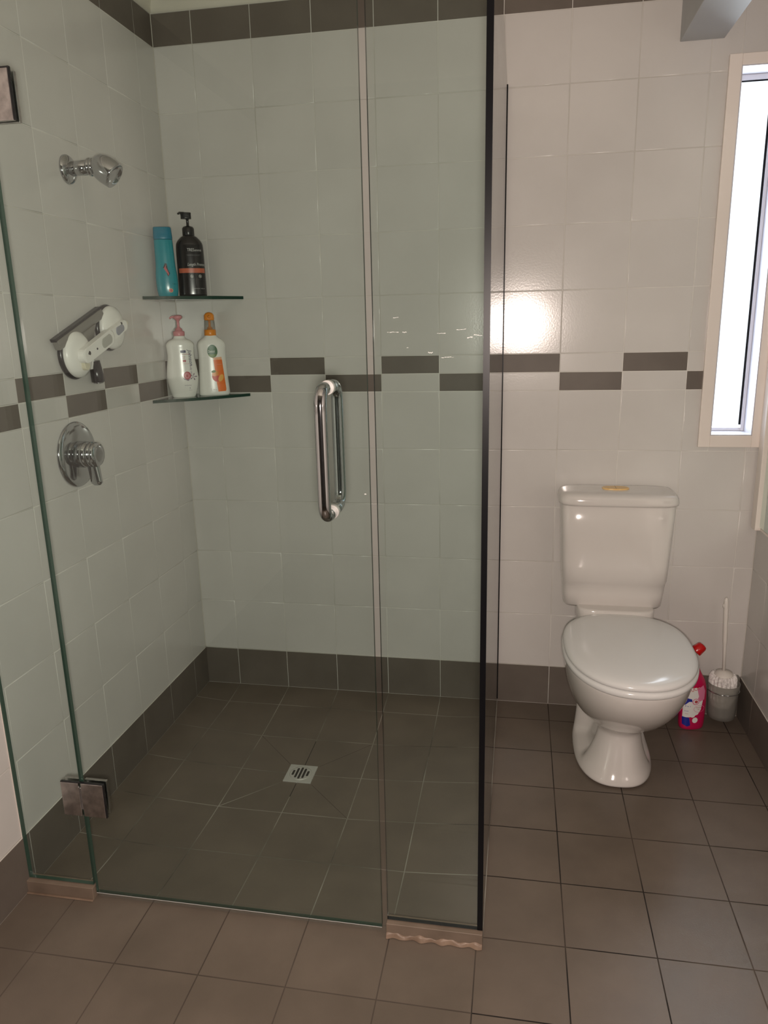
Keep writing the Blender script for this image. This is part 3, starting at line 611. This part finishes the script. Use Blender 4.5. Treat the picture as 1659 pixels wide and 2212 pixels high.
for s_ in (-1, 1):
    mb = MB(); mb.lathe([(.0068, 0), (.0068, .0012), (.0055, .003), (.002, .0034)], 'white_pl', (s_ * .35, -.25, 1), (.006 + s_ * .094, -.262, .021), 18)
    mb.lathe([(.0035, .0033), (.0030, .0037)], 'hole', (s_ * .35, -.25, 1), (.006 + s_ * .094, -.262, .021), 12) if s_ < 0 else None
    mb.build('floor_screw', to)
# seat and lid
def egg(z, k):
    f = se(SX, -.425, .187 - k, .272 - k, .272 - k, z, 2.2, 96); b_ = se(SX, -.425, .187 - k, .240 - k, .240 - k, z, 2.75, 96)
    return [q if q.y > -.425 else p for p, q in zip(f, b_)]
mb = MB(); mb.loft([egg(.4005, .012), egg(.4015, .003), egg(.406, -.002), egg(.416, -.003), egg(.4215, .001), egg(.4225, .008)], 'seat'); mb.build('seat', to)
mb = MB(); mb.loft([egg(.4235, .010), egg(.4245, .003), egg(.429, .0), egg(.436, .002), egg(.4415, .010), egg(.4455, .024), egg(.449, .050), egg(.4515, .090), egg(.4525, .13), egg(.453, .165)], 'seat'); mb.build('seat_lid', to)
# ------------------------------------------------------------------ toilet brush in its holder
t = thing('toilet_brush', 'white plastic toilet brush standing in the frosted holder in the corner', 'brush', (1.917, -.075, .050))
mb = MB(); tx = Vector((-.045, .03, 1)).normalized()
H0 = Vector((-.004, -.005, .150))
mb.tube([H0, H0 + tx * .085, H0 + tx * .105, H0 + tx * .115, H0 + tx * .250, H0 + tx * .262, H0 + tx * .270], [.0052, .0052, .0058, .0075, .0078, .0070, .003], 'white_br', 18)
mb.tube([H0 + tx * .252 + Vector((-.006, 0, -.004)), H0 + tx * .235 + Vector((-.008, 0, 0))], [.003, .0035], 'white_br', 8); mb.build('handle', t)
mb = MB(); mb.lathe([(.004, .158), (.029, .150), (.030, .147), (.028, .144), (.005, .142)], 'white_br', (-.06, -.12, 1), (.004, .008, .003), 32); mb.build('splash_disc', t)
mb = MB(); n = 44; prof = [(.004, .147), (.037, .143), (.042, .130), (.042, .105), (.040, .060), (.030, .030), (.010, .020)]
rg = []
for r, z in prof: rg.append([Vector((-.004 + r * (1 + (.07 if j % 2 else -.05)) * math.cos(2 * PI * j / n), -.005 + r * (1 + (.07 if j % 2 else -.05)) * math.sin(2 * PI * j / n), z + (.003 if j % 2 else 0))) for j in range(n)])
mb.loft(rg, 'bristle', smooth=False); mb.build('brush_head', t)
t = thing('brush_holder', 'frosted round brush holder with chrome ring, mounted low in the back right corner', 'toilet brush holder', (1.917, -.078, .036))
mb = MB(); mb.lathe([(.040, .0005), (.044, .004), (.046, .02), (.050, .105), (.0525, .130), (.0500, .130), (.0475, .105), (.0435, .022), (.040, .008)], 'frost', n=48, cap1=True); mb.build('cup', t)
mb = MB(); R1, r1 = .0515, .0018
mb.loft([[Vector(((R1 + r1 * math.cos(a)) * math.cos(b_), (R1 + r1 * math.cos(a)) * math.sin(b_), .104 + r1 * math.sin(a))) for b_ in [2 * PI * j / 48 for j in range(48)]] for a in [2 * PI * k / 10 for k in range(11)]], 'chrome', False, False); mb.build('ring', t)
mb = MB(); mb.box((.040, .052, -.010), (.066, .0725, .125), 'frost'); mb.box((-.030, .055, .03), (.045, .0725, .115), 'frost'); mb.build('wall_bracket', t, bevel=.002)

# ------------------------------------------------------------------ toilet cleaner bottle with bent neck
t = thing('toilet_cleaner_bottle', 'magenta toilet cleaner bottle with red angled cap, on the floor between toilet and brush', 'bottle', (1.8165, -.098, 0), math.radians(14)); t.scale = (1, 1, .97)
cl_cx = lambda z: -.010 * sm(.10, .26, z)
b = Bottle([(0, .034, .020), (.004, .041, .024), (.03, .0440, .026), (.09, .0450, .027), (.150, .0450, .026), (.185, .040, .024), (.215, .027, .020), (.245, .016, .015), (.262, .0125, .0125)], 2.3, cl_cx)
b.body('magenta').build('body', t)
mb = MB(); mb.tube([(-.010, 0, .258), (-.012, 0, .272), (-.008, 0, .286), (.000, 0, .296)], [.0105, .0095, .0095, .0095], 'clear', 18); mb.build('neck', t)
mb = MB(); mb.tube([(-.006, 0, .290), (-.004, 0, .292), (.016, 0, .309), (.020, 0, .3125), (.0215, 0, .314)], [.0185, .0200, .0170, .0135, .004], 'red', 22); mb.build('cap', t)
lb = MB()
b.poly(lb, [(-.041, .165), (.010, .165), (.022, .150), (.024, .120), (.016, .100), (.018, .080), (.008, .062), (-.010, .060), (-.018, .052), (-.040, .050)], 'white_print', .0005)
b.poly(lb, [(-.041, .052), (-.020, .050), (-.014, .020), (-.024, .014), (-.039, .022)], 'blue', .0007); b.poly(lb, [(-.041, .128), (-.016, .122), (-.014, .112), (-.030, .112), (-.036, .098), (-.041, .100)], 'blue', .0010)
b.poly(lb, [(.000, .160), (.022, .172), (.030, .150), (.028, .118), (.012, .112), (.004, .125), (.012, .140)], 'pinkl', .0009)
b.text(lb, 'DUCK', -.030, .146, .020, 'red', rot=.35, sx=.75, lift=.0014)
ring_poly(b, lb, -.002, .112, .012, .012, .003, 'pinkl'); b.poly(lb, ell(-.001, .112, .0055, .0055), 'rose', .0012)
for xx, zz, m_ in ((-.020, .084, 'rose'), (-.010, .062, 'navy'), (.000, .040, 'rose')):
    b.poly(lb, ell(xx, zz, .0095, .0110), 'white_print', .0010); ring_poly(b, lb, xx, zz, .0060, .0075, .0024, m_); 
b.text(lb, 'foaming', .000, .088, .0060, 'rose', lift=.0013); b.text(lb, 'gel', .006, .081, .0060, 'rose', lift=.0013); b.text(lb, '4 in 1', -.036, .092, .008, 'blue', lift=.0013); b.text(lb, 'fresh', -.036, .074, .006, 'blue', lift=.0013); b.text(lb, 'clean', -.034, .064, .005, 'rose', lift=.0013)
ring_poly(b, lb, .012, .084, .020, .0135, .0012, 'pinkl'); lb.build('label', t)
